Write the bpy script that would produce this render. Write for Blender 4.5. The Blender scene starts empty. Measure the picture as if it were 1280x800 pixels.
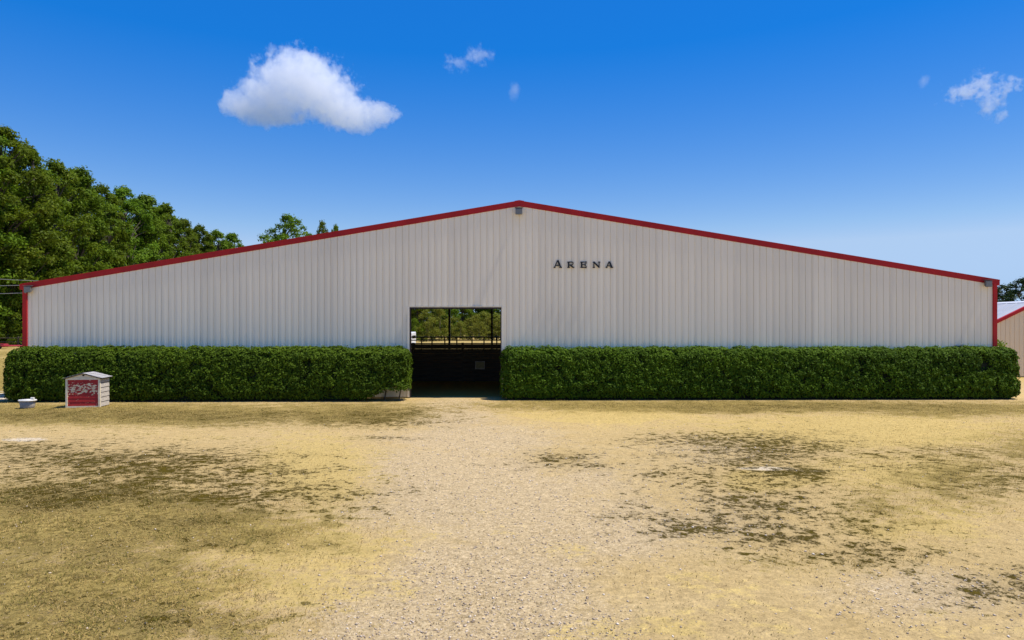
import bpy, bmesh, math, random
import numpy as np
from mathutils import Vector, Matrix, noise as mnoise

random.seed(7)
rng = np.random.default_rng(11)
scene = bpy.context.scene
col = scene.collection

# ------------------------------------------------------------------ camera, sky, sun, exposure
F, H0, HY = 853.0, 3.35, 408.0          # focal length in photo pixels, eye height, horizon row
cam_data = bpy.data.cameras.new('camera')
cam_data.sensor_width = 36.0
cam_data.lens = F / 1280 * 36.0
cam_data.shift_y = (HY - 400) / 1280
cam_data.clip_start, cam_data.clip_end = 0.1, 30000
cam = bpy.data.objects.new('camera', cam_data)
cam.location = (0, 0, H0)
cam.rotation_euler = (math.radians(90), 0, 0)
col.objects.link(cam)
scene.camera = cam

SUN_DIR = Vector((0.40, -0.022, 0.91)).normalized()
world = bpy.data.worlds.new('World')
scene.world = world
world.use_nodes = True
wn = world.node_tree
wn.nodes.clear()
sky = wn.nodes.new('ShaderNodeTexSky')
sky.sky_type = 'NISHITA'
sky.sun_disc = False
sky.sun_elevation = math.asin(SUN_DIR.z)
sky.sun_rotation = math.atan2(SUN_DIR.x, SUN_DIR.y)
sky.altitude = 300
sky.air_density = 1.0
sky.dust_density = 0.15
sky.ozone_density = 2.5
# the whole sky graded the same way everywhere: deeper, more even blue
STR = 0.12
def wnode(t, **k):
    n = wn.nodes.new(t)
    for a, v in k.items():
        setattr(n, a, v)
    return n
def wmath(op, a, b_=None, clamp=False):
    n = wnode('ShaderNodeMath', operation=op, use_clamp=clamp)
    for i, v in enumerate((a, b_)):
        if v is None:
            continue
        if isinstance(v, bpy.types.NodeSocket):
            wn.links.new(v, n.inputs[i])
        else:
            n.inputs[i].default_value = v
    return n.outputs[0]
sc_ = wnode('ShaderNodeVectorMath', operation='SCALE')
sc_.inputs['Scale'].default_value = 0.10
wn.links.new(sky.outputs[0], sc_.inputs[0])
sep_ = wnode('ShaderNodeSeparateColor', mode='HSV')
wn.links.new(sc_.outputs[0], sep_.inputs[0])
hue = wmath('MAXIMUM', wmath('ADD', sep_.outputs[0], 0.0125), .600)
satu = wmath('MINIMUM', wmath('ADD', wmath('MULTIPLY', wmath('SUBTRACT', sep_.outputs[1], .561), 2.3), .75, True), .985)
satu = wmath('MAXIMUM', satu, .52)
val = wmath('DIVIDE', wmath('MULTIPLY', wmath('POWER', sep_.outputs[2], .42), .79), STR)
cmb = wnode('ShaderNodeCombineColor', mode='HSV')
for k_, v_ in enumerate((hue, satu, val)):
    wn.links.new(v_, cmb.inputs[k_])
bg = wnode('ShaderNodeBackground')
bg.inputs['Strength'].default_value = STR
wo = wnode('ShaderNodeOutputWorld')
wn.links.new(cmb.outputs[0], bg.inputs[0])
wn.links.new(bg.outputs[0], wo.inputs[0])

sun_data = bpy.data.lights.new('sun', 'SUN')
sun_data.energy = 4.3
sun_data.angle = math.radians(1.2)
sun_data.color = (1.0, 0.94, 0.85)
sun = bpy.data.objects.new('sun', sun_data)
sun.rotation_euler = SUN_DIR.to_track_quat('Z', 'Y').to_euler()
sun.location = (20, -30, 80)
col.objects.link(sun)

vs = scene.view_settings
vs.view_transform = 'Standard'
vs.look = 'None'
vs.exposure = 0.40
vs.gamma = 1.0
vs.use_curve_mapping = False
scene.cycles.volume_bounces = 24
scene.cycles.max_bounces = 26
scene.cycles.diffuse_bounces = 4
scene.cycles.volume_step_rate = 1.0
scene.cycles.volume_max_steps = 256

# ------------------------------------------------------------------ helpers
def at(px, py, Y):                       # photo pixel at a known depth -> world point
    return Vector(((px - 640) * Y / F, Y, H0 - (py - HY) * Y / F))

def smooth(a, b, x):
    t = np.clip((np.asarray(x, float) - a) / (b - a), 0, 1)
    return t * t * (3 - 2 * t)

class NT:
    """small node-tree builder"""
    def __init__(self, name):
        self.m = bpy.data.materials.new(name)
        self.m.use_nodes = True
        self.t = self.m.node_tree
        self.t.nodes.clear()
        self.out = self.t.nodes.new('ShaderNodeOutputMaterial')
    def set(self, sock, v):
        if isinstance(v, bpy.types.NodeSocket):
            self.t.links.new(v, sock)
        elif v is not None:
            if sock.type == 'RGBA' and len(v) == 3:
                v = (*v, 1)
            sock.default_value = v
    def node(self, typ, ins=None, **props):
        n = self.t.nodes.new(typ)
        for k, v in props.items():
            setattr(n, k, v)
        for k, v in (ins or {}).items():
            self.set(n.inputs[k], v)
        return n
    def math(self, op, a, b=None, c=None, clamp=False):
        n = self.node('ShaderNodeMath', operation=op, use_clamp=clamp)
        for i, v in enumerate((a, b, c)):
            if v is not None:
                self.set(n.inputs[i], v)
        return n.outputs[0]
    def noise(self, vec, scale, detail=4, rough=.55, dist=0.0):
        return self.node('ShaderNodeTexNoise', {'Vector': vec, 'Scale': scale, 'Detail': detail, 'Roughness': rough, 'Distortion': dist}).outputs['Fac']
    def ramp(self, v, a, b, lo=0.0, hi=1.0):
        n = self.node('ShaderNodeMapRange', {'Value': v, 'From Min': a, 'From Max': b, 'To Min': lo, 'To Max': hi}, clamp=True)
        return n.outputs[0]
    def mix(self, f, a, b):
        n = self.node('ShaderNodeMix', data_type='RGBA')
        self.set(n.inputs[0], f); self.set(n.inputs[6], a); self.set(n.inputs[7], b)
        return n.outputs[2]
    def attr(self, name):
        return self.node('ShaderNodeAttribute', attribute_name=name).outputs['Fac']
    def pos(self):
        return self.node('ShaderNodeNewGeometry').outputs['Position']
    def objco(self):
        return self.node('ShaderNodeTexCoord').outputs['Object']
    def scaled(self, vec, s):
        return self.node('ShaderNodeVectorMath', {0: vec, 1: s}, operation='MULTIPLY').outputs[0]
    def rand(self):
        return self.node('ShaderNodeObjectInfo').outputs['Random']
    def bump(self, h, strength=.3, dist=.02):
        return self.node('ShaderNodeBump', {'Height': h, 'Strength': strength, 'Distance': dist}).outputs[0]
    def principled(self, color, rough=.6, metal=0.0, normal=None, spec=.5):
        n = self.node('ShaderNodeBsdfPrincipled', {'Base Color': color, 'Roughness': rough, 'Metallic': metal, 'Specular IOR Level': spec})
        if normal is not None:
            self.set(n.inputs['Normal'], normal)
        return n.outputs[0]
    def surface(self, sh):
        self.t.links.new(sh, self.out.inputs['Surface'])
        return self.m

def plain(name, c, rough=.6, metal=0.0, var=.25, scale=3.0, stretch=(1, 1, 1), bump=0.0, spec=.5):
    """a colour with procedural dirt variation"""
    b = NT(name)
    p = b.scaled(b.objco(), stretch)
    n = b.noise(p, scale, 6, .6)
    f = b.ramp(n, .3, .7)
    dark = tuple(x * (1 - var) for x in c)
    light = tuple(min(1, x * (1 + var * .35)) for x in c)
    colr = b.mix(f, dark, light)
    nm = b.bump(b.noise(p, scale * 12, 4), bump, .01) if bump else None
    return b.surface(b.principled(colr, rough, metal, nm, spec))

class MB:
    """collects geometry; build() links it as ONE mesh object"""
    def __init__(self):
        self.v, self.f = [], []
    def add(self, vs, fs):
        o = len(self.v)
        self.v += [tuple(p) for p in vs]
        self.f += [tuple(i + o for i in f) for f in fs]
        return self
    def box(self, x0, x1, y0, y1, z0, z1):
        v = [(x, y, z) for z in (z0, z1) for y in (y0, y1) for x in (x0, x1)]
        return self.add(v, [(0, 2, 3, 1), (4, 5, 7, 6), (0, 1, 5, 4), (2, 6, 7, 3), (0, 4, 6, 2), (1, 3, 7, 5)])
    def hexa(self, a, b):                # two quads (4 pts each), joined
        v = list(a) + list(b)
        return self.add(v, [(0, 1, 2, 3), (7, 6, 5, 4), (0, 4, 5, 1), (1, 5, 6, 2), (2, 6, 7, 3), (3, 7, 4, 0)])
    def tube(self, pts, radii, n=8, cap=True):
        pts = [Vector(p) for p in pts]
        if not hasattr(radii, '__len__'):
            radii = [radii] * len(pts)
        rings = []
        up = Vector((0.13, 0.29, 0.95))
        for i, p in enumerate(pts):
            d = (pts[min(i + 1, len(pts) - 1)] - pts[max(i - 1, 0)]).normalized()
            a = d.cross(up)
            if a.length < 1e-3:
                a = d.cross(Vector((1, 0, 0)))
            a.normalize()
            b = d.cross(a)
            rings.append([p + (a * math.cos(t) + b * math.sin(t)) * radii[i] for t in [2 * math.pi * k / n for k in range(n)]])
        v = [q for r in rings for q in r]
        f = []
        for i in range(len(pts) - 1):
            for k in range(n):
                f.append((i * n + k, i * n + (k + 1) % n, (i + 1) * n + (k + 1) % n, (i + 1) * n + k))
        if cap:
            f.append(tuple(range(n))[::-1])
            f.append(tuple((len(pts) - 1) * n + k for k in range(n)))
        return self.add(v, f)
    def lathe(self, prof, n=20, sx=1.0, sy=1.0, c=(0, 0, 0)):
        v = [(c[0] + r * math.cos(2 * math.pi * k / n) * sx, c[1] + r * math.sin(2 * math.pi * k / n) * sy, c[2] + z) for r, z in prof for k in range(n)]
        f = [(i * n + k, i * n + (k + 1) % n, (i + 1) * n + (k + 1) % n, (i + 1) * n + k) for i in range(len(prof) - 1) for k in range(n)]
        f.append(tuple(range(n))[::-1])
        f.append(tuple((len(prof) - 1) * n + k for k in range(n)))
        return self.add(v, f)
    def mesh(self, name, mat, smooth_=False):
        me = bpy.data.meshes.new(name)
        me.from_pydata(self.v, [], self.f)
        me.materials.append(mat)
        bm = bmesh.new(); bm.from_mesh(me)
        bmesh.ops.recalc_face_normals(bm, faces=bm.faces)
        bm.to_mesh(me); bm.free()
        if smooth_:
            me.polygons.foreach_set('use_smooth', [True] * len(me.polygons))
        return me
    def build(self, name, mat, parent=None, smooth_=False, bevel=0.0):
        o = bpy.data.objects.new(name, self.mesh(name, mat, smooth_))
        col.objects.link(o)
        if parent is not None:
            o.parent = parent
        if bevel:
            md = o.modifiers.new('bevel', 'BEVEL'); md.width = bevel; md.segments = 2; md.limit_method = 'ANGLE'
        return o

def tag(o, label, cat, group=None):
    o['label'] = label
    o['category'] = cat
    if group:
        o['group'] = group
    return o

def thing(name, label, cat, loc=(0, 0, 0), rz=0.0, group=None):
    o = bpy.data.objects.new(name, None)
    o.empty_display_size = .3
    o.location = loc
    o.rotation_euler = (0, 0, rz)
    col.objects.link(o)
    return tag(o, label, cat, group)

def linked(name, me, parent=None, loc=(0, 0, 0), rz=0.0, scale=(1, 1, 1)):
    o = bpy.data.objects.new(name, me)
    o.location, o.rotation_euler, o.scale = loc, (0, 0, rz), scale
    col.objects.link(o)
    if parent is not None:
        o.parent = parent
    return o

def cards(name, C, U, W, mat, tone, fold=None):
    """N leaf-shaped quads: centres C, half-axes U (long) and W (short) as arrays (N,3); float attribute tone"""
    N = len(C)
    Nn = np.cross(U, W)
    Nn /= np.linalg.norm(Nn, axis=1, keepdims=True) + 1e-9
    lw = np.linalg.norm(W, axis=1, keepdims=True)
    f = (0.35 if fold is None else fold) * lw * Nn
    V = np.empty((N, 4, 3), np.float32)
    V[:, 0] = C - U; V[:, 1] = C + W - U * .1 + f; V[:, 2] = C + U; V[:, 3] = C - W - U * .1 + f
    me = bpy.data.meshes.new(name)
    me.vertices.add(N * 4)
    me.vertices.foreach_set('co', V.reshape(-1))
    me.loops.add(N * 4)
    me.loops.foreach_set('vertex_index', np.arange(N * 4, dtype=np.int32))
    me.polygons.add(N)
    me.polygons.foreach_set('loop_start', np.arange(0, N * 4, 4, dtype=np.int32))
    a = me.attributes.new('tone', 'FLOAT', 'POINT')
    a.data.foreach_set('value', np.repeat(tone.astype(np.float32), 4))
    me.materials.append(mat)
    me.update(calc_edges=True)
    return me

def unit(n):
    v = rng.normal(size=(n, 3))
    return v / np.linalg.norm(v, axis=1, keepdims=True)

# ------------------------------------------------------------------ materials
def leaf_mat(name, dark, light, third, gloss=.45, trans=.3):
    b = NT(name)
    t = b.attr('tone')
    c = b.mix(b.ramp(t, 0.0, .75), dark, light)
    c = b.mix(b.ramp(t, .8, 1.0), c, third)
    r = b.rand()
    hs = b.node('ShaderNodeHueSaturation', {'Hue': b.ramp(r, 0, 1, .485, .515), 'Saturation': 1.0, 'Value': b.ramp(r, 0, 1, .8, 1.15), 'Color': c}).outputs[0]
    p = b.principled(hs, gloss, spec=.15)
    tr = b.node('ShaderNodeBsdfTranslucent', {'Color': hs}).outputs[0]
    return b.surface(b.node('ShaderNodeMixShader', {0: trans, 1: p, 2: tr}).outputs[0])

M = {}
M['hedge_leaf'] = leaf_mat('hedge_leaf', (.040, .085, .003), (.115, .205, .006), (.18, .27, .03), .7, .25)
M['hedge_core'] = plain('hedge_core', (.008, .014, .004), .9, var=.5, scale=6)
M['tree_leaf'] = leaf_mat('tree_leaf', (.075, .125, .006), (.19, .285, .016), (.34, .35, .06), .6, .46)
M['tree_leaf_yellow'] = leaf_mat('tree_leaf_yellow', (.12, .135, .014), (.26, .27, .03), (.36, .30, .06), .6, .42)
M['pine_leaf'] = leaf_mat('pine_leaf', (.018, .042, .010), (.05, .095, .018), (.08, .12, .03), .55, .2)
M['bark'] = plain('bark', (.10, .078, .055), .9, var=.5, scale=2.5, stretch=(4, 4, .6), bump=.5)
M['red_trim'] = plain('red_trim', (.47, .020, .020), .5, var=.22, scale=.9, spec=.2)
M['roof_metal'] = plain('roof_metal', (.47, .48, .48), .5, .0, var=.12, scale=.6)
M['steel_dark'] = plain('steel_dark', (.035, .03, .028), .6, var=.3, scale=2)
M['rust_steel'] = plain('rust_steel', (.05, .032, .024), .75, var=.4, scale=4)
M['fence_wood'] = plain('fence_wood', (.10, .078, .05), .9, var=.5, scale=2, stretch=(.6, 4, 4), bump=.3)
M['black_letter'] = plain('black_letter', (.010, .010, .010), .45, var=.3, scale=8)
M['lamp_body'] = plain('lamp_body', (.16, .15, .13), .5, var=.3, scale=14)
M['lamp_glass'] = plain('lamp_glass', (.20, .20, .18), .2, var=.15, scale=10)
M['cream_paint'] = plain('cream_paint', (.88, .76, .52), .7, var=.22, scale=9, bump=.2)
M['weathered_board'] = plain('weathered_board', (.58, .52, .44), .8, var=.35, scale=6, stretch=(1, 1, 5), bump=.3)
M['shingle'] = plain('shingle', (.42, .40, .38), .85, var=.35, scale=16, bump=.4)
M['black_hole'] = plain('black_hole', (.01, .01, .01), .9)
M['white_plastic'] = plain('white_plastic', (.74, .71, .64), .5, var=.15, scale=7)
M['galvanised'] = plain('galvanised', (.36, .32, .27), .7, .0, var=.35, scale=18, bump=.2)
M['white_paint'] = plain('white_paint', (.8, .8, .78), .35, var=.08, scale=3)
M['window_dark'] = plain('window_dark', (.01, .012, .014), .08)
M['tyre'] = plain('tyre', (.015, .015, .015), .85)
M['red_steel'] = plain('red_steel', (.42, .03, .04), .5, var=.3, scale=4)
M['notice'] = plain('notice', (.42, .36, .17), .8, var=.25, scale=9)
M['cable'] = plain('cable', (.32, .33, .32), .6)
M['pole_wood'] = plain('pole_wood', (.16, .12, .085), .9, var=.4, scale=2, stretch=(4, 4, .5))

def wall_material(name, base, streak=.10, dirt=(.33, .29, .24)):
    b = NT(name)
    p = b.pos()
    st = b.noise(b.scaled(p, (2.2, 2.2, .10)), 1.0, 5, .6)            # rain streaks running down the sheets
    st2 = b.noise(b.scaled(p, (9.0, 9.0, .35)), 1.0, 4, .6)
    bl = b.noise(p, .35, 4, .55)
    c = b.mix(b.ramp(st, .35, .75, 0, streak), base, dirt)
    c = b.mix(b.ramp(st2, .55, .85, 0, streak * 1.2), c, tuple(x * .62 for x in base))
    c = b.mix(b.ramp(bl, .4, .75, 0, .10), c, tuple(min(1, x * 1.12) for x in base))
    r = b.rand()
    c = b.node('ShaderNodeHueSaturation', {'Saturation': 1.0, 'Value': b.ramp(r, 0, 1, .965, 1.03), 'Color': c}).outputs[0]
    nm = b.bump(b.noise(b.scaled(p, (1, 1, .4)), 3.0, 3), .08, .02)
    return b.surface(b.principled(c, .5, 0.0, nm, .35))

M['wall'] = wall_material('arena_wall', (.93, .835, .64), .11)
M['tan_wall'] = wall_material('barn_wall', (.82, .66, .44), .06)

# peeling red paint over cream boards, more peeled in the upper middle
b = NT('peeling_red')
oc = b.objco()
sep = b.node('ShaderNodeSeparateXYZ', {0: oc})
zc = sep.outputs[2]
nz = b.noise(b.scaled(oc, (1.0, 1.0, 2.0)), 6.5, 7, .66)
band = b.math('MULTIPLY', b.ramp(zc, .42, .68), b.ramp(zc, 1.06, .90))
low = b.math('MULTIPLY_ADD', band, .12, nz)
peel = b.ramp(low, .615, .635)
redc = b.mix(b.ramp(b.noise(oc, 7, 5), .3, .7), (.32, .010, .009), (.46, .016, .013))
crm = b.mix(b.ramp(b.noise(oc, 20, 4), .3, .7), (.70, .55, .30), (.92, .78, .50))
M['peeling_red'] = b.surface(b.principled(b.mix(peel, redc, crm), .65, 0, b.bump(b.math('SUBTRACT', 1.0, peel), .4, .004)))

# ------------------------------------------------------------------ ground
def terrain(X, Y):
    X, Y = np.asarray(X, float), np.asarray(Y, float)
    rise = 1.1 * smooth(-30, -50, X) * smooth(46, 78, Y)
    und = .035 * np.sin(X * .37 + 1.3) * np.sin(Y * .29 + .4) + .025 * np.sin(X * .9 + Y * .61)
    und = und * smooth(31.0, 27.5, Y) + .0
    return rise + und

def tz(x, y):
    return float(terrain(x, y))

# patches read off the photograph: (centre x, centre y, half width, half height, strength)
PATCH = {
 'moss': [(250, 520, 280, 10, .42), (60, 520, 120, 9, .45), (470, 518, 70, 10, .5), (1000, 508, 260, 6, .4), (330, 620, 160, 26, .5), (120, 605, 200, 30, .42), (960, 560, 110, 20, .55), (930, 640, 130, 40, .45), (1240, 730, 80, 34, .4), (1150, 575, 150, 16, .38), (1240, 605, 90, 20, .4), (1090, 690, 110, 22, .45), (80, 690, 150, 30, .28), (160, 770, 200, 30, .32), (240, 680, 140, 18, .35), (150, 592, 230, 36, .55), (130, 576, 190, 16, .62), (300, 600, 120, 30, .6), (950, 600, 130, 60, .45), (40, 560, 90, 10, .6), (90, 618, 130, 18, .75), (230, 575, 110, 14, .7), (60, 632, 90, 10, .7),
          (900, 550, 110, 12, .62), (960, 572, 60, 14, .66), (990, 592, 55, 8, .85), (900, 590, 90, 14, .35), (700, 572, 45, 9, .6), (720, 580, 80, 6, .45),
          (940, 632, 90, 28, .55), (880, 660, 80, 14, .6), (960, 672, 70, 12, .72), (800, 645, 45, 8, .6), (840, 592, 60, 5, .5), (850, 570, 60, 4, .55),
          (1255, 725, 50, 26, .5), (1190, 745, 60, 20, .35), (1100, 690, 70, 14, .5), (1180, 562, 90, 8, .42), (1250, 590, 70, 10, .5), (1170, 610, 60, 6, .35),
          (1060, 660, 60, 30, .35), (470, 527, 90, 8, .55), (360, 520, 120, 7, .35), (180, 516, 140, 7, .3), (520, 515, 25, 8, .5), (900, 512, 120, 4, .3),
          (1160, 512, 110, 5, .35), (480, 548, 50, 4, .4), (230, 655, 60, 8, .5), (430, 625, 60, 14, .25), (1000, 690, 120, 16, .3)],
 'grn': [(0, 470, 40, 40, .9), (140, 518, 260, 14, .95), (430, 517, 120, 16, .8), (0, 512, 120, 10, .6), (900, 508, 320, 8, .85), (1200, 512, 140, 10, .8), (700, 503, 90, 5, .7),
         (80, 650, 220, 45, .9), (260, 660, 170, 40, .7), (100, 730, 230, 60, .75), (60, 790, 180, 40, .8), (220, 785, 160, 40, .65), (60, 632, 110, 12, 1.0),
         (1200, 600, 120, 50, .5), (1100, 630, 90, 40, .45), (1050, 700, 200, 25, .35), (1270, 560, 60, 30, .5), (560, 800, 10, 4, .2), (150, 600, 200, 35, .5)],
 'yel': [(390, 590, 90, 50, .75), (330, 680, 170, 40, .7), (280, 740, 200, 35, .7), (250, 545, 260, 10, .35), (450, 700, 70, 60, .5), (1080, 540, 220, 26, .8), (960, 600, 60, 16, .9),
         (1130, 590, 170, 30, .7), (760, 518, 140, 14, .7), (860, 535, 200, 14, .4), (880, 730, 120, 24, .45), (800, 790, 130, 25, .5), (950, 770, 120, 30, .4), (1150, 660, 130, 40, .55),
         (660, 520, 30, 8, .6), (200, 640, 200, 60, .4), (700, 690, 60, 10, .45), (620, 660, 70, 30, .25), (1200, 780, 120, 40, .35), (30, 470, 60, 30, .8), (130, 500, 140, 10, .5), (600, 760, 30, 6, .4)],
 'grav': [(570, 506, 50, 8, .7), (565, 522, 60, 12, .7), (590, 548, 110, 18, .65), (570, 585, 110, 28, .75), (610, 625, 150, 36, .7), (720, 600, 90, 30, .5), (600, 740, 110, 60, 1.0), (660, 660, 150, 60, .6), (540, 800, 130, 40, .9), (760, 660, 120, 50, .65), (520, 590, 90, 30, .45), (470, 640, 70, 40, .5), (700, 790, 100, 40, .7),
          (900, 560, 100, 24, .5), (900, 650, 100, 40, .45), (1150, 740, 120, 40, .6), (560, 540, 90, 14, .35), (430, 760, 60, 40, .6)],
 'pale': [(960, 587, 40, 3.2, 1.0), (940, 553, 60, 6, .5), (30, 549, 32, 2.6, .9), (2, 495, 10, 6, 1.3), (0, 451.5, 10, 1.3, 1.3), (1010, 590, 30, 2, .8), (1100, 735, 60, 12, .4), (130, 575, 140, 6, .3)],
}
def masks(X, Y):
    Ys = np.maximum(Y, 3.0)
    u = 640 + F * X / Ys
    v = HY + F * H0 / Ys
    out = {}
    for k, lst in PATCH.items():
        m = np.zeros_like(X)
        for cx, cy, rx, ry, s in lst:
            d = ((u - cx) / (rx * 1.25)) ** 2 + ((v - cy) / (ry * 1.25)) ** 2
            m = np.maximum(m, s * np.exp(-d * 1.1)) + .12 * s * np.exp(-d * 1.1)
        if k == 'yel':
            m = np.maximum(m, smooth(34, 44, Y) * .55)                 # open dry field behind
        if k == 'grn':
            m = np.maximum(m, smooth(34, 50, Y) * .5)
        out[k] = np.clip(m, 0, 1.2)
    inside = (np.abs(X) < 22.6) & (Y > 32.3) & (Y < 92)
    for k in ('yel', 'grn', 'moss', 'pale'):
        out[k] = np.where(inside, 0, out[k])
    out['inside'] = smooth(31.9, 33.2, Y) * (np.abs(X) < 22.6) * (Y < 92)
    return out

def axis(parts):
    out = []
    for a, b_, s in parts:
        n = max(1, int(round((b_ - a) / s)))
        out += list(np.linspace(a, b_, n, endpoint=False))
    return np.array(out + [parts[-1][1]])
gx = axis([(-6000, -1000, 1000), (-1000, -120, 110), (-120, -44, 6), (-44, -24, .8), (-24, -14, .3), (-14, 14, .2), (14, 24, .3), (24, 44, .8), (44, 120, 6), (120, 1000, 110), (1000, 6000, 1000)])
gy = axis([(-400, -20, 60), (-20, 2, 2), (2, 18, .14), (18, 33, .22), (33, 60, 1.0), (60, 200, 5), (200, 1000, 100), (1000, 9000, 1000)])
GX, GY = np.meshgrid(gx, gy)
GZ = terrain(GX, GY)
nx, ny = len(gx), len(gy)
me = bpy.data.meshes.new('ground')
me.vertices.add(nx * ny)
me.vertices.foreach_set('co', np.stack([GX, GY, GZ], -1).astype(np.float32).reshape(-1))
ii, jj = np.meshgrid(np.arange(nx - 1), np.arange(ny - 1))
q = np.stack([jj * nx + ii, jj * nx + ii + 1, (jj + 1) * nx + ii + 1, (jj + 1) * nx + ii], -1).reshape(-1, 4)
me.loops.add(q.size)
me.loops.foreach_set('vertex_index', q.reshape(-1).astype(np.int32))
me.polygons.add(len(q))
me.polygons.foreach_set('loop_start', np.arange(0, q.size, 4, dtype=np.int32))
me.update(calc_edges=True)
me.polygons.foreach_set('use_smooth', np.ones(len(q), bool))
mk = masks(GX, GY)
for k, a in mk.items():
    at_ = me.attributes.new(k, 'FLOAT', 'POINT')
    at_.data.foreach_set('value', a.astype(np.float32).reshape(-1))

b = NT('dry_ground')
p = b.pos()
n0 = b.noise(p, .22, 5, .55)
n1 = b.noise(p, 1.1, 8, .62, .4)
n2 = b.noise(b.scaled(p, (1, 1.0, 1)), 4.2, 8, .66, .3)
n3 = b.noise(p, 30, 6, .7)
n4 = b.noise(p, 110, 3, .6)
def centred(n, k):
    return b.math('MULTIPLY', b.math('SUBTRACT', n, .5), k)
def fac(name, ks, lo, hi):
    s = b.attr(name)
    present = b.ramp(s, .02, .18)
    for n, k in ks:
        s = b.math('ADD', s, centred(n, k))
    return b.math('MULTIPLY', b.ramp(s, lo, hi), present)
sand = b.mix(b.ramp(n1, .3, .7), (.47, .335, .145), (.57, .42, .20))
sand = b.mix(b.ramp(n0, .35, .7, 0, .55), sand, (.52, .37, .145))
sand = b.mix(b.ramp(n3, .58, .72, 0, .5), sand, (.30, .205, .095))
grav_f = fac('grav', [(n1, .9), (n2, .7), (n3, .4)], .25, .60)
vor = b.node('ShaderNodeTexVoronoi', {'Vector': p, 'Scale': 36.0, 'Randomness': 1.0})
peb = b.node('ShaderNodeSeparateColor', {0: vor.outputs['Color']}).outputs[0]
gravc = b.mix(b.ramp(peb, 0.05, .95), (.39, .285, .155), (.66, .515, .305))
gravc = b.mix(b.ramp(n4, .56, .70, 0, .6), gravc, (.20, .15, .095))
c = b.mix(b.math('MULTIPLY', grav_f, .72), sand, gravc)
n5 = b.noise(p, 8.0, 6, .7, .5)
yel_f = fac('yel', [(n1, 1.3), (n2, 1.1), (n5, .8), (n3, .5)], .40, .62)
yelc = b.mix(b.ramp(n2, .3, .7), (.47, .335, .105), (.66, .485, .175))
yelc = b.mix(b.ramp(n3, .52, .70, 0, .6), yelc, (.28, .20, .05))
c = b.mix(b.math('MULTIPLY', yel_f, .8), c, yelc)
grn_f = fac('grn', [(n1, 1.2), (n2, 1.4), (n5, 1.2), (n3, .7)], .34, .62)
grnc = b.mix(b.ramp(b.math('ADD', n2, centred(n5, .8)), .36, .64), (.12, .088, .018), (.43, .315, .095))
grnc = b.mix(b.ramp(n3, .5, .68, 0, .7), grnc, (.105, .085, .018))
c = b.mix(b.math('MULTIPLY', grn_f, .9), c, grnc)
pale_f = fac('pale', [(n2, 1.4), (n5, 1.4), (n3, .4)], .5, .75)
c = b.mix(b.math('MULTIPLY', pale_f, .7), c, (.72, .62, .47))
tex = b.math('MULTIPLY', b.ramp(n5, .32, .68, .74, 1.18), b.ramp(n3, .30, .70, .74, 1.22))
c = b.node('ShaderNodeVectorMath', {0: c, 1: tex}, operation='MULTIPLY').outputs[0]
sp1 = b.noise(p, 13, 5, .72, .3)
sp2 = b.noise(b.scaled(p, (1, 1, 1)), 26, 5, .75)
spd = b.math('MULTIPLY', b.ramp(sp1, .60, .68), b.ramp(n0, .3, .65, .25, .8))
c = b.mix(b.math('MULTIPLY', spd, .75), c, (.115, .080, .036))
c = b.mix(b.ramp(sp2, .63, .70, 0, .7), c, (.10, .072, .036))
c = b.mix(b.ramp(sp2, .36, .28, 0, .6), c, (.74, .62, .42))
halo_f = fac('moss', [(n1, 1.5), (n2, 2.2), (n5, 2.0), (n3, 1.6)], .30, .75)
c = b.mix(b.math('MULTIPLY', halo_f, .62), c, b.mix(b.ramp(n3, .35, .65), (.13, .092, .030), (.30, .22, .085)))
moss_f = fac('moss', [(n1, 1.5), (n2, 2.6), (n5, 2.8), (n3, 1.6)], .64, .90)
mossc = b.mix(b.ramp(n1, .3, .7), (.036, .025, .003), (.085, .062, .006))
c = b.mix(b.math('MULTIPLY', moss_f, .92), c, mossc)
c = b.mix(b.attr('inside'), c, b.mix(b.ramp(n2, .3, .7), (.50, .25, .05), (.62, .33, .08)))
far_f = b.ramp(b.node('ShaderNodeVectorMath', {0: p}, operation='LENGTH').outputs['Value'], 230, 420)
c = b.mix(far_f, c, b.mix(b.ramp(b.noise(p, .006, 4), .4, .6), (.03, .042, .016), (.05, .06, .022)))
hh = b.math('ADD', b.math('MULTIPLY', n2, .6), b.math('MULTIPLY', n3, .5))
hh = b.math('ADD', hh, b.math('MULTIPLY', moss_f, .35))
hh = b.math('ADD', hh, b.math('MULTIPLY', n5, .5))
nm = b.bump(hh, .8, .06)
ground_mat = b.surface(b.principled(c, 1.0, 0, nm, 0.0))
me.materials.append(ground_mat)
ground = bpy.data.objects.new('ground', me)
ground['kind'] = 'structure'
col.objects.link(ground)

# ------------------------------------------------------------------ arena building
WY = 32.0                                # front wall plane
XL, XR, XP = -22.88, 22.66, .34          # wall corners, ridge
ZL, ZR, ZP = 5.36, 5.56, 9.24            # roofline heights
DX0, DX1, DZ = -4.80, -.49, 4.25         # door opening
LEN = 60.0
def roofz(x):
    return ZP - (XP - x) * (ZP - ZL) / (XP - XL) if x < XP else ZP - (x - XP) * (ZP - ZR) / (XR - XP)

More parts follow.
